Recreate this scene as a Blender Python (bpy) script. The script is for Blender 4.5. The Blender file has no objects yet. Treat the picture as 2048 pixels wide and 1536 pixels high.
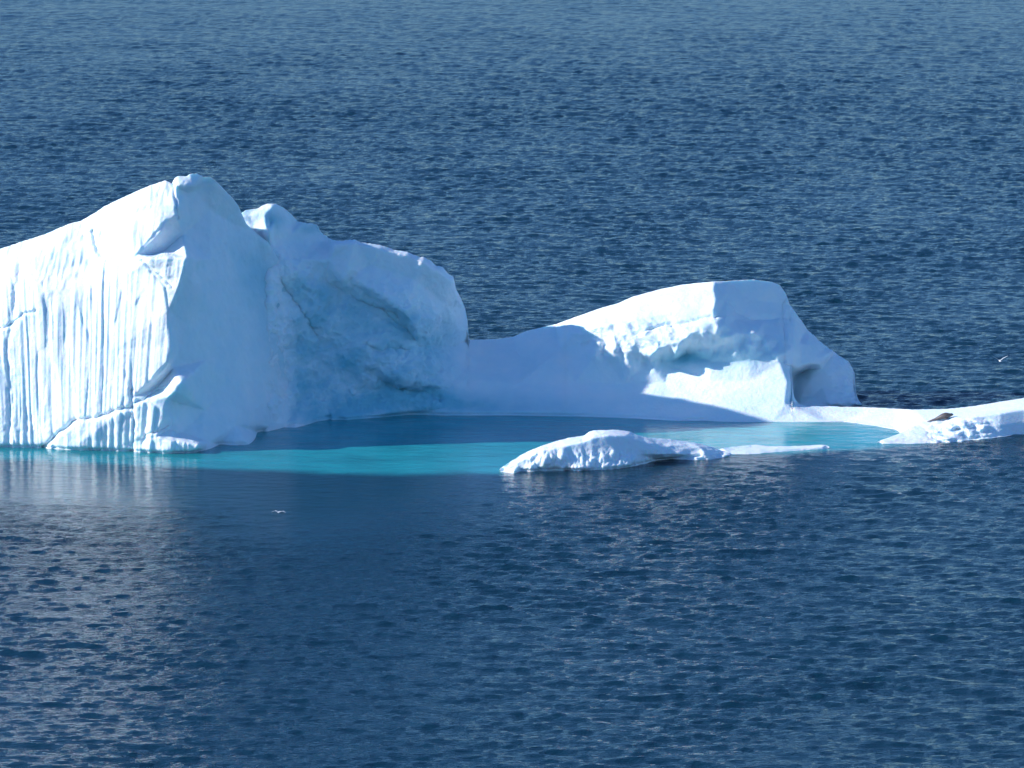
import bpy, math, random
import numpy as np
from mathutils import Vector
from mathutils.geometry import delaunay_2d_cdt

# ------------------------------------------------------------------ camera, light, exposure
SC = bpy.context.scene
COL = SC.collection
CAM_Y, CAM_H = -400.0, 70.5
PITCH = math.radians(9.227)
FPX = 10150.0                       # focal length in photograph pixels (2048 wide)
cam_d = bpy.data.cameras.new('camera')
cam_d.sensor_width = 36.0
cam_d.lens = 36.0 * FPX / 2048.0
cam_d.clip_start = 1.0
cam_d.clip_end = 60000.0
cam = bpy.data.objects.new('camera', cam_d)
COL.objects.link(cam)
cam.location = (0, CAM_Y, CAM_H)
cam.rotation_euler = (math.pi / 2 - PITCH, 0, 0)
SC.camera = cam

SUN_DIR = Vector((-0.965, -0.13, 0)).normalized()
SUN_EL = math.radians(24.6)
SUN_TO = Vector((SUN_DIR.x * math.cos(SUN_EL), SUN_DIR.y * math.cos(SUN_EL), math.sin(SUN_EL)))
world = bpy.data.worlds.new('World')
SC.world = world
world.use_nodes = True
wn = world.node_tree
sky = wn.nodes.new('ShaderNodeTexSky')
sky.sky_type = 'NISHITA'
sky.sun_disc = False
sky.sun_elevation = SUN_EL
sky.sun_rotation = math.atan2(SUN_DIR.x, SUN_DIR.y)
sky.air_density = 1.0
sky.dust_density = 0.0
sky.ozone_density = 3.5
bg = wn.nodes['Background']
bg.inputs['Strength'].default_value = 0.102
tint = wn.nodes.new('ShaderNodeMix')           # cool white balance of the photograph's blue polar sky
tint.data_type = 'RGBA'
tint.blend_type = 'MULTIPLY'
tint.inputs[0].default_value = 1.0
tint.inputs[7].default_value = (0.61, 0.87, 1.18, 1)
wn.links.new(sky.outputs[0], tint.inputs[6])
wn.links.new(tint.outputs[2], bg.inputs['Color'])
sun_d = bpy.data.lights.new('sun', 'SUN')
sun_d.energy = 4.15
sun_d.angle = math.radians(0.5)
sun_d.color = (1.0, 0.985, 0.965)
sun = bpy.data.objects.new('sun', sun_d)
COL.objects.link(sun)
sun.rotation_euler = SUN_TO.to_track_quat('Z', 'Y').to_euler()
SC.view_settings.view_transform = 'Standard'
SC.view_settings.look = 'None'
SC.view_settings.exposure = 0.6
SC.view_settings.gamma = 1.0
SC.cycles.max_bounces = 6
SC.cycles.diffuse_bounces = 3
SC.cycles.glossy_bounces = 3

# ------------------------------------------------------------------ measuring helpers
cp, sp = math.cos(PITCH), math.sin(PITCH)

def ray(px, py):
    a = (np.asarray(px, float) - 1024.0) / FPX
    b = (768.0 - np.asarray(py, float)) / FPX
    return a, cp + b * sp, -sp + b * cp

def W(px, py, Y):                    # world point at depth Y
    dx, dy, dz = ray(px, py)
    t = (np.asarray(Y, float) - CAM_Y) / dy
    return dx * t, CAM_Y + dy * t, CAM_H + dz * t

def wy(px, py, z=0.0):               # depth at which a height z is met
    dx, dy, dz = ray(px, py)
    return CAM_Y + dy * (z - CAM_H) / dz

rng = np.random.RandomState(7)
PERM = rng.permutation(256)
PERM = np.concatenate([PERM, PERM, PERM])
GRAD = rng.normal(size=(256, 3))
GRAD /= np.linalg.norm(GRAD, axis=1)[:, None]

def gnoise(x, y, z):
    x, y, z = np.broadcast_arrays(x, y, z)
    xi, yi, zi = np.floor(x).astype(int), np.floor(y).astype(int), np.floor(z).astype(int)
    fx, fy, fz = x - xi, y - yi, z - zi
    u, v, w = [f * f * f * (f * (f * 6 - 15) + 10) for f in (fx, fy, fz)]
    out = 0
    for a in (0, 1):
        for b in (0, 1):
            for c in (0, 1):
                h = PERM[PERM[PERM[(xi + a) & 255] + ((yi + b) & 255)] + ((zi + c) & 255)]
                g = GRAD[h]
                d = g[..., 0] * (fx - a) + g[..., 1] * (fy - b) + g[..., 2] * (fz - c)
                out = out + d * (u if a else 1 - u) * (v if b else 1 - v) * (w if c else 1 - w)
    return out * 1.4

def fbm(x, y, z, octaves=4, gain=0.5, ridged=False):
    s, amp, tot = 0, 1.0, 0
    for o in range(octaves):
        f = 2.03 ** o
        n = gnoise(x * f + 17 * o, y * f + 5 * o, z * f - 11 * o)
        if ridged:
            n = 1 - 2 * np.abs(n)
        s = s + n * amp
        tot += amp
        amp *= gain
    return s / tot

def sstep(a, b, x):
    t = np.clip((x - a) / (b - a), 0, 1)
    return t * t * (3 - 2 * t)

def seg_dist(px, py, line):
    """distance to a polyline and signed side of its nearest piece"""
    best = np.full(np.shape(px), 1e9)
    side = np.zeros(np.shape(px))
    for (x0, y0), (x1, y1) in zip(line[:-1], line[1:]):
        dx, dy = x1 - x0, y1 - y0
        t = np.clip(((px - x0) * dx + (py - y0) * dy) / (dx * dx + dy * dy), 0, 1)
        qx, qy = px - (x0 + t * dx), py - (y0 + t * dy)
        d = np.hypot(qx, qy)
        s = np.sign(dx * qy - dy * qx)
        m = d < best
        best = np.where(m, d, best)
        side = np.where(m, s, side)
    return best, side

def in_poly(x, y, poly):
    c = np.zeros(np.shape(x), bool)
    n = len(poly)
    for i in range(n):
        x0, y0 = poly[i]
        x1, y1 = poly[(i + 1) % n]
        if y0 == y1:
            continue
        c ^= ((y0 > y) != (y1 > y)) & (x < (x1 - x0) * (y - y0) / (y1 - y0) + x0)
    return c

def poly_sd(x, y, poly):
    d, _ = seg_dist(x, y, list(poly) + [poly[0]])
    return np.where(in_poly(x, y, poly), -d, d)

# ------------------------------------------------------------------ object helpers
def tag(o, label=None, cat=None, group=None, kind=None):
    if label: o['label'] = label
    if cat: o['category'] = cat
    if group: o['group'] = group
    if kind: o['kind'] = kind
    return o

def empty(name, loc=(0, 0, 0)):
    o = bpy.data.objects.new(name, None)
    o.empty_display_size = 0.5
    COL.objects.link(o)
    o.location = loc
    return o

def mesh_obj(name, co, quads, mat, parent=None, normals=None, attrs=None, tris=None):
    me = bpy.data.meshes.new(name)
    co = np.asarray(co, np.float32)
    loops = np.asarray(quads, np.int32).ravel() if quads is not None and len(quads) else np.zeros(0, np.int32)
    nq = len(loops) // 4
    sizes = [4] * nq
    if tris is not None and len(tris):
        tl = np.asarray(tris, np.int32).ravel()
        loops = np.concatenate([loops, tl])
        sizes += [3] * (len(tl) // 3)
    sizes = np.array(sizes, np.int32)
    me.vertices.add(len(co))
    me.vertices.foreach_set('co', co.ravel())
    me.loops.add(len(loops))
    me.loops.foreach_set('vertex_index', loops)
    me.polygons.add(len(sizes))
    me.polygons.foreach_set('loop_start', np.concatenate([[0], np.cumsum(sizes)[:-1]]).astype(np.int32))
    me.polygons.foreach_set('loop_total', sizes)
    me.update(calc_edges=True)
    me.polygons.foreach_set('use_smooth', np.ones(len(sizes), bool))
    for k, v in (attrs or {}).items():
        a = me.attributes.new(k, 'FLOAT', 'POINT')
        a.data.foreach_set('value', np.asarray(v, np.float32).ravel())
    if normals is not None:
        me.normals_split_custom_set_from_vertices(np.asarray(normals, np.float32).tolist())
    me.materials.append(mat)
    o = bpy.data.objects.new(name, me)
    COL.objects.link(o)
    if parent is not None:
        o.parent = parent
    return o

def grid_quads(nr, nc):
    i = np.arange(nr - 1)[:, None] * nc + np.arange(nc - 1)[None, :]
    return np.stack([i, i + 1, i + nc + 1, i + nc], -1).reshape(-1, 4)

def grid_normals(P):
    dr = np.gradient(P, axis=0)
    dc = np.gradient(P, axis=1)
    n = np.cross(dc, dr)
    l = np.linalg.norm(n, axis=-1, keepdims=True)
    return n / np.maximum(l, 1e-9)

# ------------------------------------------------------------------ materials
def new_mat(name):
    m = bpy.data.materials.new(name)
    m.use_nodes = True
    nt = m.node_tree
    return m, nt, nt.nodes['Principled BSDF']

def node(nt, typ, **kw):
    n = nt.nodes.new(typ)
    for k, v in kw.items():
        if hasattr(n, k):
            setattr(n, k, v)
        else:
            n.inputs[k].default_value = v
    return n

def mat_ice():
    m, nt, b = new_mat('glacier_ice')
    L = nt.links.new
    geo = node(nt, 'ShaderNodeNewGeometry')
    n1 = node(nt, 'ShaderNodeTexNoise', Scale=0.35, Detail=5.0, Roughness=0.6)
    L(geo.outputs['Position'], n1.inputs['Vector'])
    r1 = node(nt, 'ShaderNodeValToRGB')
    r1.color_ramp.elements[0].position = 0.30
    r1.color_ramp.elements[0].color = (0.70, 0.84, 0.90, 1)
    r1.color_ramp.elements[1].position = 0.68
    r1.color_ramp.elements[1].color = (0.86, 0.90, 0.93, 1)
    L(n1.outputs['Fac'], r1.inputs['Fac'])
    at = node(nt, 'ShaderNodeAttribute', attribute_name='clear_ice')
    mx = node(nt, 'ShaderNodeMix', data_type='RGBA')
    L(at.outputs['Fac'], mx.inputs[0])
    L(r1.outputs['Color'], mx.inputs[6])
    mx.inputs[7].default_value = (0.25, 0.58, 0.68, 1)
    L(mx.outputs[2], b.inputs['Base Color'])
    b.inputs['Roughness'].default_value = 0.6
    b.inputs['IOR'].default_value = 1.31
    b.inputs['Specular IOR Level'].default_value = 0.35
    b.inputs['Subsurface Weight'].default_value = 0.6
    b.inputs['Subsurface Radius'].default_value = (0.35, 0.8, 1.0)
    b.inputs['Subsurface Scale'].default_value = 0.35
    n2 = node(nt, 'ShaderNodeTexNoise', Scale=3.5, Detail=6.0, Roughness=0.65)
    L(geo.outputs['Position'], n2.inputs['Vector'])
    bp = node(nt, 'ShaderNodeBump', Strength=0.5, Distance=0.14)
    L(n2.outputs['Fac'], bp.inputs['Height'])
    L(bp.outputs['Normal'], b.inputs['Normal'])
    return m

def mat_water():
    m, nt, b = new_mat('sea_water')
    L = nt.links.new
    geo = node(nt, 'ShaderNodeNewGeometry')
    at = node(nt, 'ShaderNodeAttribute', attribute_name='shallow')
    mx = node(nt, 'ShaderNodeMix', data_type='RGBA')
    L(at.outputs['Fac'], mx.inputs[0])
    mx.inputs[6].default_value = (0.003, 0.028, 0.050, 1)      # open water body
    mx.inputs[7].default_value = (0.020, 0.385, 0.435, 1)         # ice shelf showing through
    L(mx.outputs[2], b.inputs['Base Color'])
    b.inputs['IOR'].default_value = 1.33
    b.inputs['Roughness'].default_value = 0.06
    calm = node(nt, 'ShaderNodeAttribute', attribute_name='rough_sea')
    mp = node(nt, 'ShaderNodeMapping')
    mp.inputs['Scale'].default_value = (0.6, 1.3, 1.0)
    L(geo.outputs['Position'], mp.inputs['Vector'])
    n1 = node(nt, 'ShaderNodeTexNoise', Scale=2.2, Detail=4.0, Roughness=0.65, Distortion=0.2)
    L(mp.outputs[0], n1.inputs['Vector'])
    mul = node(nt, 'ShaderNodeMath', operation='MULTIPLY')
    L(n1.outputs['Fac'], mul.inputs[0])
    L(calm.outputs['Fac'], mul.inputs[1])
    bp = node(nt, 'ShaderNodeBump', Strength=1.0, Distance=0.19)
    L(mul.outputs[0], bp.inputs['Height'])
    # beyond the modelled waves the swell is carried by a second, coarser relief
    far = node(nt, 'ShaderNodeAttribute', attribute_name='open_sea')
    n2 = node(nt, 'ShaderNodeTexNoise', Scale=0.45, Detail=5.0, Roughness=0.6)
    L(mp.outputs[0], n2.inputs['Vector'])
    rr = node(nt, 'ShaderNodeMapRange')          # unresolved ripples far out widen the reflection
    rr.inputs['To Min'].default_value = 0.06
    rr.inputs['To Max'].default_value = 0.50
    L(far.outputs['Fac'], rr.inputs['Value'])
    L(rr.outputs[0], b.inputs['Roughness'])
    mul2 = node(nt, 'ShaderNodeMath', operation='MULTIPLY')
    L(n2.outputs['Fac'], mul2.inputs[0])
    L(far.outputs['Fac'], mul2.inputs[1])
    bp2 = node(nt, 'ShaderNodeBump', Strength=1.0, Distance=1.6)
    L(mul2.outputs[0], bp2.inputs['Height'])
    L(bp.outputs['Normal'], bp2.inputs['Normal'])
    L(bp2.outputs['Normal'], b.inputs['Normal'])
    return m

def mat_plain(name, col, rough=0.6, scale=8.0, var=0.35):
    m, nt, b = new_mat(name)
    L = nt.links.new
    tc = node(nt, 'ShaderNodeTexCoord')
    n1 = node(nt, 'ShaderNodeTexNoise', Scale=scale, Detail=4.0)
    L(tc.outputs['Object'], n1.inputs['Vector'])
    mx = node(nt, 'ShaderNodeMix', data_type='RGBA')
    L(n1.outputs['Fac'], mx.inputs[0])
    mx.inputs[6].default_value = tuple(c * (1 - var) for c in col) + (1,)
    mx.inputs[7].default_value = tuple(min(1, c * (1 + var)) for c in col) + (1,)
    L(mx.outputs[2], b.inputs['Base Color'])
    b.inputs['Roughness'].default_value = rough
    return m

ICE = mat_ice()
WATER = mat_water()

# ------------------------------------------------------------------ the sea
def ocean_tile(N, L, lam, seed, wind, cutoff=None):
    r = np.random.RandomState(seed)
    k1 = np.fft.fftfreq(N, L / N) * 2 * np.pi
    kx, ky = np.meshgrid(k1, k1)
    k = np.hypot(kx, ky)
    k[0, 0] = 1e-6
    kp = 2 * np.pi / lam
    S = np.exp(-1.2 * (kp / k) ** 2) / k ** 3.9
    ct = (kx * math.cos(wind) + ky * math.sin(wind)) / k
    S *= 0.06 + 0.94 * np.abs(ct) ** 5
    S[0, 0] = 0
    S *= np.exp(-(k * 0.12) ** 2)
    if cutoff:
        S *= np.exp(-(k * cutoff / 6.0) ** 2)
    A = (r.normal(size=(N, N)) + 1j * r.normal(size=(N, N))) * np.sqrt(S)
    h = np.fft.ifft2(A).real
    dx = np.fft.ifft2(A * (-1j) * kx / k).real
    dy = np.fft.ifft2(A * (-1j) * ky / k).real
    return h, dx, dy

def sample(tile, L, x, y):
    N = tile.shape[0]
    u, v = x / L * N, y / L * N
    i, j = np.floor(u).astype(int), np.floor(v).astype(int)
    fu, fv = (u - i), (v - j)
    i0, i1, j0, j1 = i % N, (i + 1) % N, j % N, (j + 1) % N
    return (tile[j0, i0] * (1 - fu) * (1 - fv) + tile[j0, i1] * fu * (1 - fv)
            + tile[j1, i0] * (1 - fu) * fv + tile[j1, i1] * fu * fv)

def px_poly(pts):
    return [(float(W(a, b, wy(a, b))[0]), float(wy(a, b))) for a, b in pts]

SHALLOW = [px_poly([(-700, 880), (-700, 921), (0, 922), (200, 930), (400, 938), (560, 944), (760, 951), (1000, 948), (1100, 936),
                    (1200, 930), (1300, 912), (1400, 906), (1460, 912), (1560, 911), (1660, 903), (1730, 900), (1790, 894),
                    (1860, 888), (1860, 850), (1750, 838), (1500, 830), (900, 820), (560, 820), (350, 880)])]
CALM_POLY = px_poly([(-100, 890), (-100, 1000), (330, 1005), (450, 1010), (600, 1060), (900, 990), (1010, 955), (1300, 930), (1470, 912),
                     (1800, 893), (1860, 850), (1500, 825), (560, 820)])

def build_sea():
    def grow(start, step, rate, stop):
        out = [start]
        while out[-1] < stop:
            out.append(out[-1] + step)
            step *= rate
        return out[1:]
    xc = np.arange(-95, 95.01, 0.30)
    xm = grow(xc[-1], 0.3, 1.01, 205)
    xr = np.array(xm + grow(xm[-1], 1.6, 1.12, 30000))
    X = np.concatenate([-xr[::-1], xc, xr])
    yc = np.arange(-135, 60, 0.25)
    yf = []
    y = yc[-1]
    while y < 700:
        y += 0.25 * (1 + (y - 60) / 110.0)
        yf.append(y)
    yr = np.array(grow(yf[-1], 2.0, 1.15, 40000))
    yn = np.array(grow(-yc[0], 0.6, 1.12, 20000))
    Yc = np.concatenate([-yn[::-1], yc, yf, yr])
    GX, GY = np.meshgrid(X, Yc)
    wind = math.radians(78)
    T = [(ocean_tile(1024, 113.0, 5.0, 3, wind - 0.15), 113.0, 0.0), (ocean_tile(1024, 71.0, 1.8, 11, wind), 71.0, 0.12),
         (ocean_tile(512, 41.0, 1.2, 5, wind - 0.3), 41.0, 0.4)]
    H = DX = DY = 0
    # rms slope of the pair normalised to a light chop
    sl = 0
    parts = []
    for (h, dx, dy), L, rot in T:
        c, s = math.cos(rot), math.sin(rot)
        g = np.gradient(h, L / h.shape[0])
        rms = math.sqrt((g[0] ** 2 + g[1] ** 2).mean())
        f = {113.0: 0.085, 71.0: 0.15, 41.0: 0.125}[L] / rms
        x, yy = GX * c + GY * s, -GX * s + GY * c
        H = H + sample(h, L, x, yy) * f
        ax, ay = sample(dx, L, x, yy) * f, sample(dy, L, x, yy) * f
        DX = DX + ax * c - ay * s
        DY = DY + ax * s + ay * c
    # long low swell and gust patches
    H = H + 0.10 * fbm(GX / 21.0, GY / 9.0, 0.0, 2)
    gust = 0.88 + 0.6 * fbm(GX / 26.0, GY / 34.0, 3.0, 4)
    core = sstep(-160, -135, GY) * (1 - sstep(600, 700, GY)) * (1 - sstep(180, 204, np.abs(GX)))
    cd = poly_sd(GX, GY, CALM_POLY)
    calm = 1 - 0.86 * (1 - sstep(-5.0, 13.0, cd))
    shal = np.zeros_like(GX)
    near = (np.abs(GX) < 120) & (GY > -60) & (GY < 80)
    wob = 1.3 * fbm(GX[near] / 4.0, GY[near] / 4.0, 1.0, 4, 0.6)
    for p in SHALLOW:
        d = poly_sd(GX[near], GY[near], p) + wob
        shal[near] = np.maximum(shal[near], 1 - sstep(-2.0, 0.9, d))
    shal[near] *= 0.70 + 0.30 * sstep(-29.5, -22.0, GX[near] + wob * 1.5)
    shal[near] *= 0.82 + 0.18 * sstep(0, 22.0, GX[near])
    tex = fbm(GX[near] / 5.0, GY[near] / 2.4, 9.0, 4)
    shal[near] *= np.clip(0.86 + 0.5 * tex, 0, 1)
    calm = calm * (1 + 0.25 * sstep(20, 250, GY) - 0.60 * sstep(230, 430, GY))
    amp = core * calm * gust
    co = np.stack([GX - 0.8 * DX * amp, GY - 0.8 * DY * amp, H * amp], -1).reshape(-1, 3)
    rough = (calm * gust).ravel()
    o = mesh_obj('sea', co, grid_quads(len(Yc), len(X)), WATER, attrs={'shallow': shal.ravel(), 'rough_sea': rough, 'open_sea': np.maximum(1 - core, 0.24 * sstep(80, 420, GY)).ravel()})
    tag(o, kind='structure')
    return o
build_sea()

# ------------------------------------------------------------------ the iceberg
def blur(a, s):
    r = int(3 * s) + 1
    k = np.exp(-0.5 * (np.arange(-r, r + 1) / s) ** 2)
    k /= k.sum()
    p = np.pad(a, ((r, r), (0, 0)), 'edge')
    a = sum(k[i] * p[i:i + a.shape[0]] for i in range(2 * r + 1))
    p = np.pad(a, ((0, 0), (r, r)), 'edge')
    return sum(k[i] * p[:, i:i + a.shape[1]] for i in range(2 * r + 1))

class Relief:
    """depth of an ice face measured over its outline, interpolated between surveyed lines"""
    def __init__(self, lines, x0, x1, y0, y1, step=2.0, soft=1.6):
        verts, ys, edges = [], [], []
        for ln in lines:
            pv = None
            for p in ln:
                a, b = p[0], p[1]
                Y = wy(a, b) if p[2] is None else p[2]
                verts.append(Vector((a, b)))
                ys.append(float(Y))
                if pv is not None:
                    edges.append((pv, len(verts) - 1))
                pv = len(verts) - 1
        V, E, F, vo, eo, fo = delaunay_2d_cdt(verts, edges, [], 0, 1e-3)
        ys = np.array(ys)
        src = np.array([[v.x, v.y] for v in verts])
        vy = []
        for v, o in zip(V, vo):
            if len(o):
                vy.append(ys[o[0]])
            else:
                d = np.hypot(src[:, 0] - v.x, src[:, 1] - v.y) + 1e-6
                ix = np.argsort(d)[:2]
                w = 1 / d[ix]
                vy.append((ys[ix] * w).sum() / w.sum())
        vy = np.array(vy)
        self.x0, self.y0, self.step = x0, y0, step
        gx = np.arange(x0, x1 + step, step)
        gy = np.arange(y0, y1 + step, step)
        self.D = np.full((len(gy), len(gx)), np.nan)
        PX, PY = np.meshgrid(gx, gy)
        for f in F:
            (ax, ay), (bx, by), (cx, cy) = [(V[i].x, V[i].y) for i in f]
            det = (by - cy) * (ax - cx) + (cx - bx) * (ay - cy)
            if abs(det) < 1e-6:
                continue
            i0 = max(0, int((min(ax, bx, cx) - x0) / step)); i1 = min(len(gx), int((max(ax, bx, cx) - x0) / step) + 2)
            j0 = max(0, int((min(ay, by, cy) - y0) / step)); j1 = min(len(gy), int((max(ay, by, cy) - y0) / step) + 2)
            if i0 >= i1 or j0 >= j1:
                continue
            x, y = PX[j0:j1, i0:i1], PY[j0:j1, i0:i1]
            l1 = ((by - cy) * (x - cx) + (cx - bx) * (y - cy)) / det
            l2 = ((cy - ay) * (x - cx) + (ax - cx) * (y - cy)) / det
            l3 = 1 - l1 - l2
            ok = (l1 > -1e-4) & (l2 > -1e-4) & (l3 > -1e-4)
            val = l1 * vy[f[0]] + l2 * vy[f[1]] + l3 * vy[f[2]]
            sub = self.D[j0:j1, i0:i1]
            sub[ok] = val[ok]
        # fill beyond the surveyed outline column by column, then sideways
        for c in range(self.D.shape[1]):
            col = self.D[:, c]
            g = np.where(~np.isnan(col))[0]
            if len(g):
                self.D[:, c] = np.interp(np.arange(len(col)), g, col[g])
        for r_ in range(self.D.shape[0]):
            row = self.D[r_]
            g = np.where(~np.isnan(row))[0]
            if len(g):
                self.D[r_] = np.interp(np.arange(len(row)), g, row[g])
        self.D = blur(self.D, soft)
        self.PX, self.PY = PX, PY

    def at(self, px, py):
        u = np.clip((px - self.x0) / self.step, 0, self.D.shape[1] - 1.001)
        v = np.clip((py - self.y0) / self.step, 0, self.D.shape[0] - 1.001)
        i, j = u.astype(int), v.astype(int)
        fu, fv = u - i, v - j
        D = self.D
        return D[j, i] * (1 - fu) * (1 - fv) + D[j, i + 1] * fu * (1 - fv) + D[j + 1, i] * (1 - fu) * fv + D[j + 1, i + 1] * fu * fv

def poly_at(line, x, k=1):
    l = np.array([[p[0], p[1]] for p in line], float)
    return np.interp(x, l[:, 0], l[:, 1])

def build_mass(rel, top, bot, xa, xb, nf, step, thick, jag=0.0, jag_scale=9.0, rough=None, clear=None, seed=0.0,
               under=True, notch=0.45):
    """closed ice mass: surveyed front face, rounded crest, sloping back, root below the water"""
    px = np.arange(xa, xb + step * 0.5, step)
    pt = poly_at(top, px)
    pb = poly_at(bot, px)
    jag = jag(px) if callable(jag) else jag
    if np.any(jag):
        pt = pt + jag * fbm(px / jag_scale, seed, 0.3, 3, 0.6)
    pb = np.maximum(pb, pt + 1.0)
    v = np.linspace(0, 1, nf)[:, None]
    PY = pb[None, :] * (1 - v) + pt[None, :] * v
    PX = np.broadcast_to(px[None, :], PY.shape).copy()
    Y = rel.at(PX, PY)
    x, y, z = W(PX, PY, Y)
    P = np.stack([x, y, z], -1)
    N = grid_normals(P)
    # detail relief along the surface normal
    amp = rough(PX, PY) if rough else 0.12
    q = P
    n = (0.55 * fbm(q[..., 0] / 2.6 + seed, q[..., 1] / 2.6, q[..., 2] / 2.6, 3)
         + 0.30 * fbm(q[..., 0] / 0.8 + seed, q[..., 1] / 0.8, q[..., 2] / 0.8, 3, 0.55)
         + 0.25 * fbm(q[..., 0] / 1.3 - seed, q[..., 1] / 1.3, q[..., 2] / 1.3, 2, ridged=True))
    env = np.minimum(v * 12, 0.25 + (1 - v) * 30).clip(0, 1)
    P = P + N * (n * amp * env)[..., None]
    if notch:                                   # wave-cut notch just above the water
        nk = notch(PX) if callable(notch) else notch
        P[..., 1] += nk * np.exp(-(np.maximum(P[..., 2], 0) / 0.22) ** 2) * (P[..., 2] < 1.2)
    rows = [P]
    C = P[-1]
    zc = C[:, 2]
    nb = 26
    back = []
    th = np.broadcast_to(thick(px) if callable(thick) else thick, px.shape)
    for i in range(1, nb + 1):
        t = i / nb
        a = t ** 1.25
        yy = C[:, 1] + th * a
        drop = 0.21 * th * a
        zz = zc - drop + (-2.6 - zc + drop) * (t ** 3.0)
        bump = 0.9 * fbm(C[:, 0] / 3.4 + seed, yy / 3.4, zz / 3.4, 3) * min(1, t * 3)
        back.append(np.stack([C[:, 0] + 0.5 * bump * 0.3, yy + bump * 0.4, zz + bump * 0.6], -1))
    rows.append(np.stack(back))
    if under:
        B = P[0]
        u = []
        for dz, dy in ((-4.0, -1.4), (-1.6, -0.7), (-0.5, -0.25)):
            u.append(np.stack([B[:, 0], B[:, 1] + dy, np.minimum(B[:, 2], 0.1) + dz], -1))
        rows.insert(0, np.stack(u))
        PXu = np.repeat(px[None, :], 3, 0)
    G = np.concatenate(rows, 0)
    nr, nc = G.shape[:2]
    GN = grid_normals(G)
    fullpx = np.broadcast_to(px[None, :], (nr, nc))
    k = 3 if under else 0
    cl = np.zeros((nr, nc))
    if clear:
        cl[k:k + nf] = clear(PX, PY)
        cl[k + nf:] = cl[k + nf - 1]
    return G, GN, cl, px

def split_parts(G, GN, cl, px, cuts, berg):
    """cuts: [(name, px0, px1)] neighbouring parts share their border column"""
    objs = []
    for name, a, b in cuts:
        i0, i1 = np.searchsorted(px, a), np.searchsorted(px, b, side='right')
        i0, i1 = max(0, i0), min(len(px), i1 + 1)
        g = G[:, i0:i1]
        nn = GN[:, i0:i1]
        nr, nc = g.shape[:2]
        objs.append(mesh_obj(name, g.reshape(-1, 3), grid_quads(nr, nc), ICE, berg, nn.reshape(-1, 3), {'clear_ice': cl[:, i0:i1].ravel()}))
    return objs

berg = empty('iceberg', (0, 0, 0))
tag(berg, 'large white iceberg with fluted wall, jagged ridge and rounded peak around a turquoise pool', 'iceberg')

# ---- tall left peak -------------------------------------------------------------
A_TOP = [(-420, 640, 12), (-300, 580, 12), (-150, 548, 11.8), (0, 498, 11), (44, 483, 10.6), (86, 470, 10.1), (140, 447, 9), (162, 442, 8.9), (193, 424, 8.6),
         (208, 413, 8.3), (254, 391, 7.7), (300, 371, 6.8), (330, 361, 6.5), (338, 364, 6.4), (343, 368, 6.3), (349, 358, 6.2), (355, 353, 6.2), (373, 353, 6.3),
         (380, 348, 6.4), (393, 347, 6.7), (406, 353, 7.2), (421, 353.5, 7.8), (437, 366, 8.6), (452, 383, 9.5), (465, 396, 10.3),
         (475, 409, 11), (480, 422, 11.5), (492, 447, 12.5), (514, 468, 13.6), (535, 483, 14.6), (560, 525, 16), (590, 590, 17.5),
         (618, 660, 18.3), (640, 740, 18.6), (664, 835, 18.0)]
A_BOT = [(-420, 880, None), (-300, 885, None), (-150, 893, None), (0, 896, None), (86, 896, None), (137, 901, None), (216, 902, None), (279, 905, None),
         (330, 908, None), (376, 907, None), (392, 905, None), (405, 903, None), (419, 900, None), (439, 890, None), (467, 892, None), (498, 891, None),
         (505, 886, None), (511, 876, None), (514, 865, None), (536, 862, None), (562, 856, None), (592, 857, None), (623, 849, None),
         (633, 838, None), (664, 836, None)]
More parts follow.
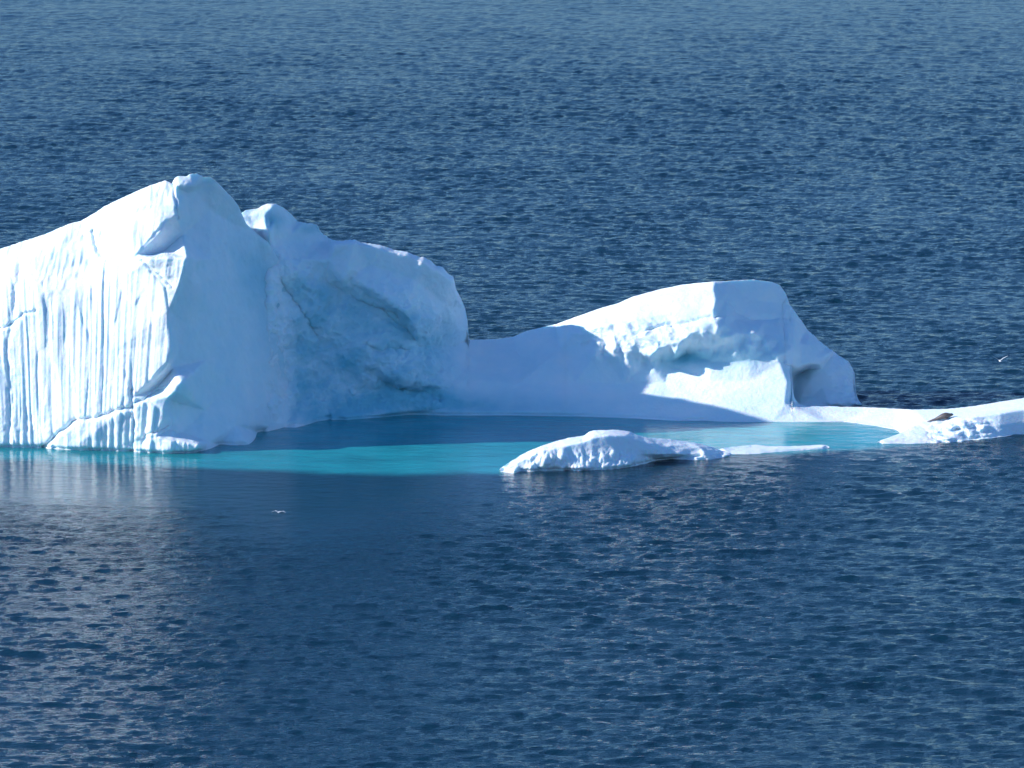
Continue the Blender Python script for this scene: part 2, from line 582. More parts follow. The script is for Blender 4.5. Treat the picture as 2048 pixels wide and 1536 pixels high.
A_LINES = [A_TOP, A_BOT,
    # shoulder where the flutes begin
    [(-420, 700, 6.5), (-300, 640, 8.6), (-150, 590, 8.4), (0, 545, 8.0), (60, 515, 7.8), (100, 505, 7.6), (170, 490, 7.1), (200, 462, 6.6), (250, 425, 6.0), (300, 405, 5.2), (335, 412, 4.6)],
    [(-420, 790, 5.6), (-150, 740, 5.4), (0, 700, 5.2), (120, 700, 3.9), (230, 700, 2.2), (330, 690, 0.95)],
    [(90, 580, 5.6), (180, 570, 4.8), (260, 545, 3.3)],
    # the edge between the sunlit wall and the shaded wall
    [(352, 372, 5.6), (351, 395, 4.9), (357, 412, 4.3), (352, 430, 4.1), (335, 440, 4.0), (318, 468, 3.6), (275, 511, 3.0), (290, 524, 2.1), (318, 548, 1.7),
     (331, 572, 1.4), (339, 620, 1.0), (341, 700, 0.5), (337, 725, 0.4), (325, 742, 0.4), (300, 765, 0.5), (272, 792, 0.6), (268, 806, 0.3),
     (300, 802, 0.0), (319, 797, -0.1), (328, 815, -0.3), (329, 838, -0.3), (318, 856, -0.3), (292, 868, 0.0), (290, 874, 0.2),
     (313, 874, -0.5), (345, 879, -0.7), (398, 888, -0.9), (392, 897, -0.8)],
    [(356, 367, 5.6), (372, 373, 5.5), (386, 371, 5.8), (396, 361, 6.4)],
    # shaded wall falling away to the right
    [(404, 366, 8.2), (390, 380, 7.8), (374, 384, 7.2), (376, 430, 6.6), (366, 470, 6.2), (330, 502, 5.2), (300, 512, 4.2)],
    [(292, 514, 1.9), (330, 512, 1.3), (374, 516, 0.9), (366, 548, 0.9), (357, 575, 1.0), (330, 560, 1.45), (300, 530, 1.75)],
    [(384, 517, 3.4), (376, 552, 3.0), (366, 585, 2.6), (356, 640, 2.4), (356, 700, 1.9), (348, 735, 1.8), (332, 755, 1.9), (305, 780, 1.7)],
    [(336, 792, -0.2), (352, 770, -0.5), (364, 764, -0.3), (352, 782, -0.5), (338, 795, -0.1)],
    [(345, 800, 1.5), (345, 840, 1.0), (335, 862, 0.9), (360, 868, 1.2), (405, 880, 1.4)],
    [(420, 420, 9.0), (420, 520, 7.0), (415, 620, 5.4), (415, 720, 4.6), (410, 820, 3.4), (418, 885, 1.8)],
    [(470, 450, 11.5), (480, 540, 10.6), (475, 650, 8.9), (470, 760, 6.8), (470, 850, 4.6)],
    [(520, 520, 14.2), (530, 620, 13.4), (535, 720, 12.0), (530, 800, 10.3), (528, 850, 9.3)],
    [(548, 560, 15.2), (565, 600, 16.2), (580, 640, 16.8), (600, 680, 17.3)], [(560, 700, 14.8), (585, 740, 16.2), (612, 770, 17.0), (638, 800, 17.6)], [(570, 790, 14.0), (600, 815, 15.4), (625, 825, 16.2)],
]
relA = Relief(A_LINES, -440, 680, 330, 930, 2.0, 0.8)

def flute(px, py):
    k = -0.075 + 0.0005 * np.clip(px, -300, 345)
    s = px + (py - 560) * k
    s = s + 3.0 * gnoise(s / 50.0, py / 220.0, 1.7)
    a = 1 - 2.0 * np.abs(gnoise(s / 18.0, py / 600.0, 5.2))
    b = 1 - 2.0 * np.abs(gnoise(s / 8.0, py / 400.0, 8.1))
    c = gnoise(s / 3.6, py / 120.0, 2.2)
    return 0.62 * a + 0.34 * b * (0.6 + 0.8 * gnoise(s / 70.0, py / 200.0, 3.3)) + 0.13 * c + 0.35 * sstep(-0.05, 0.05, gnoise(s / 26.0, py / 200.0, 12.2))
fx, fy = relA.PX, relA.PY
edge = [(352, 372), (357, 412), (335, 440), (275, 511), (331, 572), (339, 620), (341, 700), (337, 725), (300, 765), (270, 795), (330, 815), (330, 845), (318, 862), (330, 876), (400, 888), (395, 905)]
lit_poly = [(-500, 300), (352, 330)] + edge + [(380, 940), (-500, 940)]
dsd = poly_sd(fx, fy, lit_poly)
shoulder = np.interp(fx[0], [-420, -150, 0, 60, 95, 170, 205, 250, 330, 360], [700, 600, 548, 525, 590, 560, 500, 425, 412, 415])[None, :]
m = sstep(0, -6, dsd) * sstep(shoulder - 6, shoulder + 45, fy)
relA.D -= 0.25 * flute(fx, fy) * m
facet = sstep(2, -3, poly_sd(fx, fy, [(290, 515), (375, 515), (358, 577)]))
relA.D -= 0.14 * flute(fx + 9, fy) * facet
# slight scoring of the upper snow slope
up = sstep(0, -6, dsd) * (1 - sstep(shoulder - 10, shoulder + 10, fy))
relA.D -= (0.12 * gnoise(fx / 7.0 + fy * 0.03, fy / 26.0, 4.4) + 0.2 * gnoise(fx / 60.0 + fy * 0.03, fy / 32.0, 2.4)) * up
def crack(rel, line, width, depth, lip=0.0):
    jl = [(a + 0, b) for a, b in line]
    d, s = seg_dist(rel.PX + 3 * gnoise(rel.PX / 11.0, rel.PY / 11.0, 3.3), rel.PY + 3 * gnoise(rel.PX / 11.0, rel.PY / 11.0, 7.3), jl)
    rel.D += depth * np.exp(-(d / width) ** 2) - lip * s * np.exp(-d / (width * 3)) * (d < width * 9)
crack(relA, [(84, 897), (118, 868), (152, 840), (190, 838), (232, 822), (264, 815)], 4.2, 0.36, 0.1)
crack(relA, [(264, 905), (268, 860), (266, 820), (262, 780)], 3.5, 0.3)
crack(relA, [(186, 462), (190, 488), (202, 508), (222, 524)], 4, 0.4)
crack(relA, [(346, 362), (348, 385), (353, 410), (356, 436)], 2.4, 0.4)
crack(relA, [(16, 896), (22, 800), (14, 700), (24, 640), (36, 560), (44, 520)], 6, 0.2)
crack(relA, [(-10, 660), (18, 652), (46, 628), (72, 622)], 3, 0.25)
crack(relA, [(285, 520), (318, 548), (345, 573)], 3.0, 0.28)
crack(relA, [(272, 806), (300, 792), (324, 778)], 3.0, 0.4)
crack(relA, [(290, 870), (318, 862), (336, 850)], 2.0, 0.25)
def roughA(px, py):
    sh = sstep(-4, 10, poly_sd(px, py, lit_poly))
    toe = sstep(800, 880, py)
    return 0.10 + 0.16 * sh + 0.16 * toe * (1 - sh) + 0.5 * sstep(520, 600, px) * sh
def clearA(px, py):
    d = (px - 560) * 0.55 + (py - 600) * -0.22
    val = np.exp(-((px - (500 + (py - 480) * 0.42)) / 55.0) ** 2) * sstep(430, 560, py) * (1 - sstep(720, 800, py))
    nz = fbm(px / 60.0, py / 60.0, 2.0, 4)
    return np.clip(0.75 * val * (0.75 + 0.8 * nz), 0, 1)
G, GN, cl, px = build_mass(relA, A_TOP, A_BOT, -410, 662, 330, 1.6, lambda p: np.interp(p, [-410, 200, 330, 470, 560, 662], [12, 14, 16, 16, 10, 6]) + 1.5 * fbm(p / 160.0, 2.0, 0, 2), jag=1.6, jag_scale=7,
                           rough=roughA, clear=clearA, seed=1.3)
split_parts(G, GN, cl, px, [('fluted_peak', -410, 662)], berg)

# ---- jagged ridge, saddle, rounded peak and flat shelf ---------------------------
B_TOP = [(400, 560, 18), (440, 470, 17), (470, 445, 16.4), (479, 436, 16.2), (482, 427, 16.2), (491, 420.5, 16.4), (516, 417, 16.8), (524, 412, 17), (534, 408, 17.2),
         (552, 408, 17.8), (567, 415, 18.5), (582, 428, 19.2), (595, 443, 19.6), (607, 445, 19.2), (620, 447, 19.3), (635, 451, 19.5), (641, 464, 20),
         (656, 476, 20), (674, 482, 19.8), (690, 481, 19.6), (709, 479, 19.8), (722, 485, 20.2), (747, 489, 20.4), (767, 492, 20.6), (788, 500, 20.8),
         (816, 504, 21), (836, 514, 21.2), (845, 514, 21.2), (859, 520, 21.6), (872, 532, 22), (887, 535, 22.2), (894, 545, 22.6),
         (907, 555, 23), (912, 578, 23.3), (922, 598, 23.7), (930, 616, 24), (934, 639, 24.3), (936, 662, 24.8), (938, 679, 25.8),
         (970, 679, 26.3), (1002, 677, 26.5), (1027, 673, 26.5), (1052, 662, 26.3), (1078, 656, 26.1), (1113, 648, 26), (1154, 633, 25.6), (1205, 615, 25.2),
         (1235, 607, 25), (1265, 593.5, 24.8), (1316, 579.5, 24.6), (1367, 569, 23.6), (1428, 563, 22.4), (1456, 562, 23.0), (1506, 559, 24.2),
         (1545, 564, 25.0), (1560, 570.6, 25.3), (1572, 588, 25.3), (1580, 610, 25.3), (1583, 700, 21.0), (1584, 740, 19.4), (1585, 776, 18.3), (1589, 796, 17.7), (1597, 807, 17.5), (1610, 812, 17.4),
         (1648, 813, 17.6), (1726, 814, 17.2), (1785, 817, 16.0), (1824, 819, 14.6), (1892, 818, 13.8), (1951, 812, 13.6), (2000, 803.5, 13.8), (2048, 796, 14.2),
         (2150, 786, 14.6), (2300, 806, 14.6), (2420, 850, 12)]
B_BOT = [(400, 850, None), (560, 846, None), (640, 838, None), (661, 836, None), (694, 841, None), (745, 838, None), (821, 831, None), (897, 833, None), (1000, 833, None),
         (1154, 835, None), (1255, 838.7, None), (1357, 844, None), (1430, 843, None), (1545, 843.5, None), (1648, 843.5, None), (1687, 842.6, None),
         (1726, 847.5, None), (1765, 854, None), (1792, 859, None), (1801, 866, None), (1806, 887.5, None), (1824, 888.5, None), (1863, 886.5, None), (1902, 883.6, None),
         (1960, 878.7, None), (2000, 874, None), (2048, 868, None), (2150, 862, None), (2300, 866, None), (2420, 870, None)]
B_LINES = [B_TOP, B_BOT,
    [(672, 488, 18.0), (709, 485, 18.2), (747, 495, 18.7), (788, 506, 19.2), (816, 510, 19.4), (845, 521, 19.4), (866, 538, 19.8), (892, 553, 20.6), (905, 562, 21.2), (917, 600, 22.4)],
    [(484, 437, 15.9), (505, 452, 15.8), (518, 466, 15.9)],                                   # knob: sunlit left side
    [(500, 428, 16.2), (530, 428, 16.0), (540, 450, 16.3)],
    [(545, 412, 16.6), (548, 440, 16.4), (546, 470, 16.4), (542, 490, 16.2)],
    [(519, 460, 15.3), (533, 456, 14.9), (543, 462, 15.1), (541, 478, 15.0)],
    [(580, 470, 18.2), (600, 520, 18.0), (625, 580, 17.8), (640, 650, 17.6)],
    [(660, 520, 18.2), (690, 560, 17.4), (720, 570, 17.1), (770, 598, 16.9), (810, 630, 17.1), (835, 665, 17.9)],  # lip of the overhang
    [(650, 560, 19.4), (690, 585, 19.3), (765, 618, 19.2), (800, 650, 19.0), (820, 690, 18.6)],
    [(740, 530, 18.8), (830, 560, 19.5), (890, 610, 21.2), (918, 660, 23.2)],
    [(870, 690, 22.0), (905, 692, 23.6)], [(880, 735, 20.4), (930, 735, 22.0)],
    [(640, 690, 18.6), (700, 680, 17.4), (760, 690, 17.2), (820, 720, 17.8)],
    [(600, 740, 18.8), (670, 740, 18.0), (740, 745, 16.9), (800, 758, 16.6), (850, 765, 17.9), (900, 775, 19.2)],
    [(700, 790, 17.6), (790, 772, 17.9), (850, 782, 18.4), (910, 795, 18.6)],
    [(680, 815, 16.6), (800, 812, 17.5), (900, 815, 18.2), (1000, 815, 18.3), (1150, 812, 18.0), (1250, 812, 17.8)],
    [(960, 720, 23.5), (1040, 715, 23.8), (1120, 700, 23.2)],
    [(940, 760, 20.6), (1040, 765, 20.7), (1150, 765, 20.6), (1250, 768, 20.5)],
    # rounded peak
    [(1130, 655, 24.6), (1200, 632, 23.4), (1280, 600, 22.8), (1350, 588, 22.0), (1427, 578, 21.3)],
    [(1140, 668, 23.4), (1200, 652, 21.9), (1260, 640, 21.0), (1330, 628, 20.6), (1400, 622, 20.0), (1429, 618, 19.6)],
    [(1170, 688, 22.6), (1200, 695, 21.5), (1240, 698, 20.6), (1272, 706, 20.2), (1302, 712, 19.8), (1314, 700, 19.6), (1340, 690, 19.3), (1352, 708, 19.4), (1362, 684, 19.3),
     (1390, 664, 19.0), (1430, 668, 18.6), (1440, 676, 18.8)],
    [(1296, 722, 20.9), (1320, 718, 21.3), (1345, 720, 21.4), (1375, 705, 21.6), (1405, 698, 20.1), (1440, 694, 19.3), (1490, 688, 19.4), (1540, 700, 19.8)],
    [(1429, 566, 22.2), (1432, 600, 20.4), (1428, 640, 19.1), (1436, 656, 18.7)],
    [(1455, 600, 21.6), (1500, 600, 23.3), (1550, 605, 24.6)], [(1470, 640, 20.9), (1530, 645, 22.6), (1560, 640, 23.6), (1585, 640, 24.6)],
    [(1450, 650, 19.2), (1475, 668, 19.3), (1510, 666, 19.7), (1525, 678, 20.2), (1540, 700, 20.4), (1556, 686, 20.7)],
    [(1560, 700, 20.3), (1575, 716, 20.2)],
    [(1340, 730, 21.4), (1420, 724, 19.9), (1500, 722, 19.4), (1560, 724, 19.4), (1582, 750, 19.2)],
    [(1330, 765, 20.2), (1420, 762, 19.3), (1500, 762, 18.7), (1575, 765, 18.1)],
    [(1350, 808, 17.6), (1430, 808, 17.0), (1500, 808, 16.6), (1570, 808, 16.3), (1596, 818, 16.0)],
    # shelf
    [(1640, 826, 16.1), (1720, 828, 15.8), (1790, 835, 13.6), (1850, 838, 11.0), (1900, 832, 10.8), (1950, 824, 10.9), (2048, 808, 11.4), (2150, 800, 12)],
    [(1822, 862, 8.3), (1860, 866, 7.0), (1905, 848, 7.7), (1925, 838, 8.0), (1955, 832, 8.4), (2000, 826, 8.7), (2048, 818, 9.5), (2150, 812, 10.0)],
    [(1860, 880, 4.9), (1905, 866, 6.2), (1925, 862, 6.6), (1955, 862, 6.95), (2000, 850, 7.95), (2048, 845, 8.9), (2150, 842, 9.2)],
]
relB = Relief(B_LINES, 380, 2440, 390, 910, 2.0, 0.9)
# the ridge and the shaded wall grow out of one another in a smooth bowl
axb = np.interp(relB.PY, [p[1] for p in A_TOP[26:]], [p[0] for p in A_TOP[26:]])
Aext = relA.at(np.minimum(relB.PX, axb), relB.PY) + np.maximum(relB.PX - axb, 0) * 0.045
hk = np.clip(0.5 + 0.5 * (Aext - relB.D) / 4.5, 0, 1)
smin = Aext * (1 - hk) + relB.D * hk - 4.5 * hk * (1 - hk)
wgt = sstep(490, 540, relB.PX) * sstep(480, 560, relB.PY) * (1 - sstep(730, 800, relB.PX))
relB.D = relB.D * (1 - wgt) + smin * wgt
crack(relB, [(700, 562), (735, 585), (762, 603), (790, 622), (812, 648), (826, 676)], 8, 0.8)
crack(relB, [(735, 690), (755, 700), (800, 697), (812, 702)], 8.0, 0.45)
crack(relB, [(735, 742), (752, 750), (790, 775), (850, 782), (880, 796)], 9.0, 0.5)
crack(relB, [(560, 560), (600, 620), (632, 668)], 7.0, 0.6)
crack(relB, [(1300, 662), (1330, 652), (1362, 650), (1400, 640), (1430, 636)], 6.0, 0.22, 0.15)
crack(relB, [(1452, 600), (1470, 625), (1500, 642), (1550, 640)], 7, 0.2, 0.08)
# icicle-like teeth along the undercut of the rounded peak and blocks under it
bx, by = relB.PX, relB.PY
und = np.exp(-((by - np.interp(bx[0], [1150, 1250, 1310, 1350, 1400, 1480, 1540, 1590], [690, 712, 716, 708, 690, 686, 692, 712])[None, :]) / 20.0) ** 2) * sstep(1150, 1200, bx) * (1 - sstep(1560, 1600, bx))
relB.D -= und * (0.9 * gnoise(bx / 26.0, by / 46.0, 4.1) + 0.22 * gnoise(bx / 11.0, by / 17.0, 9.1))
cliff = sstep(1130, 1180, bx) * (1 - sstep(1400, 1428, bx)) * sstep(630, 655, by) * (1 - sstep(700, 725, by))
relB.D -= cliff * 0.38 * fbm(bx / 38.0 - by / 60.0, by / 34.0, 6.0, 3, 0.45, ridged=True)
toe = sstep(1830, 1880, bx) * sstep(830, 850, by)
relB.D -= toe * (0.8 * gnoise(bx / 22.0, by / 9.0, 1.1) + 0.15 * gnoise(bx / 6.0, by / 4.0, 2.1)) * (1 - sstep(1960, 2000, bx))
def roughB(px, py):
    r = 0.95 * (1 - sstep(850, 940, px)) * sstep(500, 590, py - (px - 700) * 0.35)
    r = np.maximum(r, 0.28 * (1 - sstep(900, 940, px)))
    r = np.maximum(r, 0.08)
    r = r + 0.08 * sstep(1150, 1200, px) * (1 - sstep(1590, 1620, px)) * np.exp(-((py - 690) / 28.0) ** 2)
    r = r * (1 - 0.7 * sstep(1600, 1640, px) * (1 - sstep(845, 865, py)))
    r = r + 0.14 * sstep(1840, 1880, px) * sstep(846, 862, py)
    return r
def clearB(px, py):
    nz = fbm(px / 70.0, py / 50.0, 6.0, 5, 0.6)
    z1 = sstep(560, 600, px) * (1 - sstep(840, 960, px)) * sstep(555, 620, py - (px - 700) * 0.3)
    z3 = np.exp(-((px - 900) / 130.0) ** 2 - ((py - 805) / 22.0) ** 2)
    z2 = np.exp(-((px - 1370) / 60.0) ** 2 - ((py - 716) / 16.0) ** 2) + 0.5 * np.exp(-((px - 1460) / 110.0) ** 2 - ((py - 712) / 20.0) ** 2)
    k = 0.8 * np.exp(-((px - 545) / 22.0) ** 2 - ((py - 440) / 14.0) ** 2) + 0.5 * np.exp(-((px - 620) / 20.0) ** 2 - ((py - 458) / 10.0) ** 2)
    waterside = 0.6 * sstep(760, 832, py) * sstep(560, 680, px) * (1 - sstep(1000, 1400, px)) * (0.8 + 0.8 * nz)  # teal deepens towards the waterline below ridge and saddle
    return np.clip(waterside + 0.95 * z1 * (0.62 + 1.1 * nz) + 0.6 * z3 * (0.8 + 0.6 * nz) + 0.8 * z2 + k, 0, 1)
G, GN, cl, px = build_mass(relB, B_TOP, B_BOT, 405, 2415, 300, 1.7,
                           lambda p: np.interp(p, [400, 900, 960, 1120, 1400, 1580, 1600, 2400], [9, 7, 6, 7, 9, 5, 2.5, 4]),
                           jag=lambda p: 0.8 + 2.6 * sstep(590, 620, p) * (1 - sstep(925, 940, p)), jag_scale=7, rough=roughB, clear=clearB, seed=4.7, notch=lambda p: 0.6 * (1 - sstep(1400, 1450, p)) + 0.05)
ridge_jag = None
split_parts(G, GN, cl, px, [('jagged_ridge', 405, 937), ('ice_saddle', 937, 1130), ('rounded_peak', 1130, 1597), ('ice_shelf', 1597, 2415)], berg)
SHELF = (G, px, 3)

# ---- flank behind the hollow, right of the rounded peak ----------------------------
C_TOP = [(1540, 640, 23.4), (1572, 600, 24.6), (1588, 621, 25.4), (1602, 640, 25.8), (1616, 660, 26), (1631, 675, 26), (1651, 692.5, 26), (1668, 703, 25.9), (1682, 713, 25.8), (1697, 725.5, 25.5),
         (1704, 735, 25.2), (1710, 748, 25), (1708, 760, 24.6), (1707, 772, 24.4), (1712, 786, 24), (1717, 800, 23), (1726, 811, 22)]
C_BOT = [(1540, 815, None), (1600, 816, None), (1660, 816, None), (1726, 813, None)]
C_LINES = [C_TOP, C_BOT,
    [(1545, 700, 22.8), (1565, 720, 22.2), (1575, 744, 21.3), (1586, 741, 21.3), (1597, 737, 21.5), (1608, 732, 21.8), (1622, 728, 22.3), (1637, 730, 22.9)],
    [(1590, 690, 22.6), (1618, 690, 23.4), (1634, 716, 23.1)],
    [(1565, 760, 24.0), (1584, 752, 25.0), (1594, 747, 26.2), (1605, 743, 26.2), (1613, 739, 25.8), (1624, 736, 24.8), (1641, 736, 24.4), (1653, 746, 24.0)],
    [(1583, 800, 25.2), (1590, 778, 25.3)],
    [(1602, 795, 23.9), (1608, 776, 24.0), (1620, 760, 23.9)],
    [(1625, 795, 23.4), (1645, 775, 23.6), (1690, 790, 23.2)],
]
relC = Relief(C_LINES, 1530, 1740, 590, 830, 2.0, 1.0)
wgt = (1 - sstep(1583, 1603, relC.PX)) * (1 - sstep(728, 742, relC.PY))
relC.D = relC.D * (1 - wgt) + (relB.at(relC.PX, relC.PY) + 0.25 - 0.42 * sstep(1555, 1578, relC.PX + 8 * gnoise(relC.PY / 25.0, 0.5, 0.5))) * wgt
G, GN, cl, px = build_mass(relC, C_TOP, C_BOT, 1545, 1726, 150, 1.6, 4.0, jag=4.5, jag_scale=10, rough=lambda a, b: 0.16 + 0.5 * sstep(1640, 1690, a), seed=8.8)
split_parts(G, GN, cl, px, [('hollowed_flank', 1545, 1726)], berg)

# ---- tongue of the shelf reaching into the pool -----------------------------------
T_TOP = [(1755, 885, 4.0), (1760, 881.5, 4.9), (1770, 878, 5.6), (1785, 873, 6.6), (1804, 865, 8.2), (1830, 852, 9.6), (1860, 850, 9.6)]
T_BOT = [(1755, 886, None), (1765, 887.5, None), (1785, 888.5, None), (1824, 888.5, None), (1860, 886.6, None)]
relT = Relief([T_TOP, T_BOT, [(1765, 883, 4.1), (1785, 880, 4.8), (1815, 874, 5.9), (1850, 868, 6.6)]], 1745, 1870, 840, 900, 1.0, 1.0)
G, GN, cl, px = build_mass(relT, T_TOP, T_BOT, 1755, 1860, 60, 1.6, 1.6, jag=0.6, rough=lambda a, b: 0.10 + 0 * a, seed=2.1, notch=0.05)
split_parts(G, GN, cl, px, [('ice_tongue', 1755, 1860)], berg)

# ---- low hump in front of the pool -------------------------------------------------
H_TOP = [(998, 941, -8.9), (1004, 935, -8.4), (1023, 921.5, -7.7), (1040, 911, -7.0), (1061, 901, -6.4), (1087, 890, -5.8), (1117, 881, -5.2), (1143, 874.5, -4.8), (1168, 872, -4.4),
         (1178, 864.5, -4.4), (1190, 861.5, -4.3), (1204, 860, -4.2), (1229, 860, -4.0), (1260, 864, -3.6), (1275, 870, -3.4), (1298, 876, -3.0), (1341, 878.4, -2.0),
         (1392, 886, -1.2), (1430, 896, -0.6), (1450, 904, -0.6), (1462, 911, -0.9)]
H_BOT = [(998, 944.4, None), (1014, 950, None), (1028, 949, None), (1040, 944, None), (1112, 943, None), (1188, 943, None), (1226, 940, None), (1252, 938, None), (1277, 932, None),
         (1315, 921.6, None), (1341, 920, None), (1392, 924, None), (1417, 921.6, None), (1442, 918, None), (1462, 912.7, None)]
H_LINES = [H_TOP, H_BOT,
    [(1012, 938, -8.8), (1040, 922, -8.5), (1075, 906, -8.4), (1100, 900, -8.1), (1130, 892, -7.7), (1165, 884, -7.2), (1185, 875, -6.9), (1215, 871, -6.5), (1250, 872, -5.8), (1290, 884, -4.9),
     (1330, 893, -3.9), (1345, 890, -3.3), (1400, 896, -2.6), (1440, 905, -1.6)],
    [(1010, 945, -9.0), (1035, 932, -8.7), (1062, 924, -8.5)],
    [(1066, 930, -8.8), (1090, 916, -8.7), (1130, 912, -8.2), (1180, 914, -7.7), (1230, 912, -7.0), (1280, 908, -5.8), (1330, 908, -4.6), (1400, 910, -3.2)],
]
relH = Relief(H_LINES, 985, 1475, 845, 960, 1.0, 1.4)
hx, hy = relH.PX, relH.PY
fr = sstep(1045, 1065, hx) * sstep(890, 912, hy) * (1 - sstep(1290, 1350, hx))
relH.D -= fr * (0.34 * gnoise(hx / 17.0 + 3.3, hy / 30.0, 1.9) + 0.16 * gnoise(hx / 6.5, hy / 13.0, 3.9))
relH.D -= 0.25 * gnoise(hx / 26.0, hy / 9.0, 5.5) * sstep(1280, 1340, hx) * sstep(884, 896, hy)
G, GN, cl, px = build_mass(relH, H_TOP, H_BOT, 998, 1462, 150, 1.5, 2.6, jag=1.8, jag_scale=5, rough=lambda a, b: 0.14 + 0.22 * sstep(895, 915, b), seed=6.1)
split_parts(G, GN, cl, px, [('low_ice_hump', 998, 1462)], berg)

# ---- thin wet strip beside the hump ---------------------------------------------
F_TOP = [(1425, 901, -0.4), (1445, 896.5, -0.1), (1460, 893.5, 0.7), (1500, 892, 1.2), (1550, 893, 1.3), (1600, 892, 1.7), (1640, 889.5, 2.2), (1652, 890, 2.0), (1659, 894, 1.4)]
F_BOT = [(1425, 905, None), (1460, 909, None), (1500, 909, None), (1520, 908.5, None), (1545, 905, None), (1600, 901, None), (1650, 899, None), (1659, 896, None)]
relF = Relief([F_TOP, F_BOT, [(1460, 900, -0.2), (1520, 900, 0.0), (1600, 896.5, 0.9), (1645, 894, 1.3)]], 1415, 1670, 880, 920, 1.0, 1.2)
G, GN, cl, px = build_mass(relF, F_TOP, F_BOT, 1425, 1659, 40, 1.6, 1.1, jag=0.9, jag_scale=9, rough=lambda a, b: 0.07 + 0 * a, seed=3.9, notch=0.05)
split_parts(G, GN, cl, px, [('wet_ice_strip', 1425, 1659)], berg)

# ------------------------------------------------------------------ seal and birds
def ringmesh(rings, name, mat, parent, cap=True):
    n = len(rings[0])
    co = [p for r in rings for p in r]
    quads = []
    for i in range(len(rings) - 1):
        for j in range(n):
            quads.append((i * n + j, i * n + (j + 1) % n, (i + 1) * n + (j + 1) % n, (i + 1) * n + j))
    tris = []
    if cap:
        for base, c in ((0, rings[0]), ((len(rings) - 1) * n, rings[-1])):
            co.append(tuple(np.mean(np.array(c), 0)))
            k = len(co) - 1
            for j in range(n):
                a, b = base + j, base + (j + 1) % n
                tris.append((k, b, a) if base == 0 else (k, a, b))
    return mesh_obj(name, co, quads, mat, parent, tris=tris)

def sweep(spine, n=16):
    """spine: (x, y, z, half width, half height)"""
    rings = []
    for i, (x, y, z, a, b) in enumerate(spine):
        p0 = spine[max(0, i - 1)]
        p1 = spine[min(len(spine) - 1, i + 1)]
        t = Vector((p1[0] - p0[0], p1[1] - p0[1], p1[2] - p0[2])).normalized()
        s = t.cross(Vector((0, 0, 1))).normalized()
        u = s.cross(t)
        rings.append([tuple(Vector((x, y, z)) + s * (a * math.cos(q)) + u * (b * math.sin(q))) for q in np.linspace(0, 2 * math.pi, n, endpoint=False)])
    return rings

def blade(name, outline, thick, mat, parent):
    """a thin flipper or feathered wing: outline lofted with a rounded section; outline = [(x, y0, y1, z)]"""
    rings = []
    for x, y0, y1, z in outline:
        c, h = (y0 + y1) / 2, abs(y1 - y0) / 2
        rings.append([(x, c + h * math.cos(q), z + thick * min(1, h * 8) * math.sin(q)) for q in np.linspace(0, 2 * math.pi, 10, endpoint=False)])
    return ringmesh(rings, name, mat, parent)

SEAL = mat_plain('seal_fur', (0.095, 0.078, 0.080), 0.45, 9.0, 0.45)
SEAL_EYE = mat_plain('seal_eye', (0.01, 0.01, 0.01), 0.15)

def surf(pxv, pyv):
    G_, p_, k = SHELF
    i = int(np.argmin(np.abs(p_ - pxv)))
    colm = G_[k:k + 300, i]
    tx, ty, tz = W(pxv, pyv, relB.at(np.array([pxv]), np.array([pyv]))[0])
    j = int(np.argmin(np.abs(colm[:, 1] - ty) + np.abs(colm[:, 2] - tz)))
    return Vector(tuple(float(q) for q in colm[j]))

tail, head = surf(1859, 843.5), surf(1908, 834.5)
seal = empty('seal', tail)
ax = (head - tail)
seal.rotation_euler = (0, -math.atan2(ax.z, math.hypot(ax.x, ax.y)), math.atan2(ax.y, ax.x))
Ls = ax.length
tag(seal, 'dark grey seal lying on the white ice shelf beside the turquoise pool', 'seal')
sp_ = [(0.02, 0, .05, .04, .03), (0.06, 0, .07, .07, .05), (0.14, .01, .09, .085, .07), (0.24, .02, .11, .12, .10), (0.36, .02, .15, .17, .15), (0.48, .01, .20, .23, .20),
       (0.60, 0, .24, .28, .25), (0.70, 0, .25, .28, .26), (0.79, 0, .24, .24, .22), (0.855, .01, .24, .17, .16), (0.90, .02, .25, .13, .125), (0.935, .03, .25, .12, .115),
       (0.965, .035, .235, .09, .085), (0.985, .04, .22, .06, .055), (1.0, .04, .215, .03, .025)]
sp_ = [(s * Ls, y, z, a, b) for s, y, z, a, b in sp_]
ringmesh(sweep(sp_, 20), 'body', SEAL, seal)
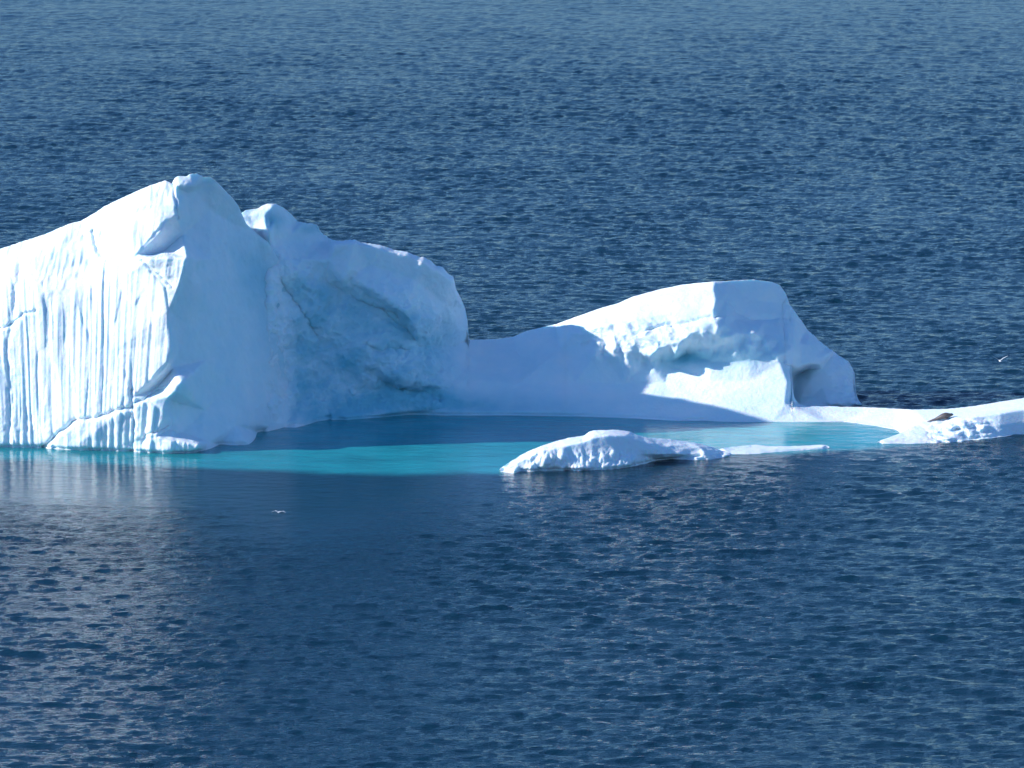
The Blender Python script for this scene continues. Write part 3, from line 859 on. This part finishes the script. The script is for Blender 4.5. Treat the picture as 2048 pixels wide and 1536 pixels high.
for s in (-1, 1):
    f = blade('fore_flipper', [(0, -.09, .09, .10), (.12, -.10, .07, .07), (.24, -.11, .03, .03), (.32, -.10, -.04, .02)], .025, SEAL, seal)
    f.location = (0.74 * Ls, s * 0.20, 0.02)
    f.rotation_euler = (0, 0.1, s * math.radians(120))
    h = blade('hind_flipper', [(0, -.035, .035, .0), (.10, -.05, .06, .0), (.20, -.07, .09, -.01), (.27, -.05, .08, -.02)], .02, SEAL, seal)
    h.location = (0.06 * Ls, s * 0.04, 0.07)
    h.rotation_euler = (0, 0, math.pi - s * 0.28)
    e = ringmesh([[(r * math.cos(q), r * math.sin(q), z) for q in np.linspace(0, 2 * math.pi, 8, endpoint=False)] for r, z in ((.004, -.014), (.013, -.006), (.013, .006), (.004, .014))], 'eye', SEAL_EYE, seal)
    e.location = (0.955 * Ls, 0.035 + s * 0.07, 0.285)

PLUME = mat_plain('white_plumage', (0.8, 0.8, 0.8), 0.7, 6.0, 0.08)
WING = mat_plain('pale_grey_wing', (0.62, 0.64, 0.67), 0.7, 6.0, 0.12)
BILL = mat_plain('yellow_bill', (0.55, 0.38, 0.08), 0.5)

def gull(loc, yaw, bank, dihedral, label, droop=0.0):
    g = empty('gull', loc)
    g.scale = (1.25, 1.25, 1.25)
    g.rotation_euler = (bank, 0, yaw)
    tag(g, label, 'bird', 'gulls flying low over the water')
    ringmesh(sweep([(-.20, 0, .01, .015, .01), (-.12, 0, .01, .045, .035), (0, 0, 0, .065, .06), (.10, 0, .005, .055, .055), (.16, 0, .02, .036, .036), (.20, 0, .03, .034, .034), (.235, 0, .03, .018, .018)], 12), 'body', PLUME, g)
    ringmesh(sweep([(.232, 0, .03, .011, .011), (.26, 0, .027, .008, .009), (.285, 0, .02, .002, .003)], 8), 'bill', BILL, g)
    t = blade('tail', [(0, -.03, .03, 0), (.08, -.05, .05, 0), (.12, -.06, .06, 0)], .008, PLUME, g)
    t.location = (-.17, 0, .01)
    t.rotation_euler = (0, 0, math.pi)
    for s in (-1, 1):
        rows = []
        for u, ch, swp in ((0, .17, 0), (.12, .165, .03), (.25, .14, .06), (.38, .10, 0.0), (.50, .05, -.09), (.56, .012, -.14)):
            z = u * math.tan(dihedral) - droop * max(0, u - .25) * 1.2
            rows.append((u, swp - ch * .55, swp + ch * .45, z))
        w = blade('wing', rows if s > 0 else [(-a, b, c, d) for a, b, c, d in rows], .014, WING, g)
        w.rotation_euler = (0, 0, math.pi / 2 * -1)
        w.location = (0.02, 0, .03)
    return g
l1 = W(558, 1025, -26.0)
gull(tuple(float(c) for c in l1), math.radians(75), math.radians(0), math.radians(14), 'white gull gliding over the dark water in front of the iceberg pool', 0.55)
l2 = W(2000, 722, 36.0)
gull(tuple(float(c) for c in l2), math.radians(100), math.radians(0), math.radians(32), 'small white gull with raised wings above the sea behind the flat ice shelf')
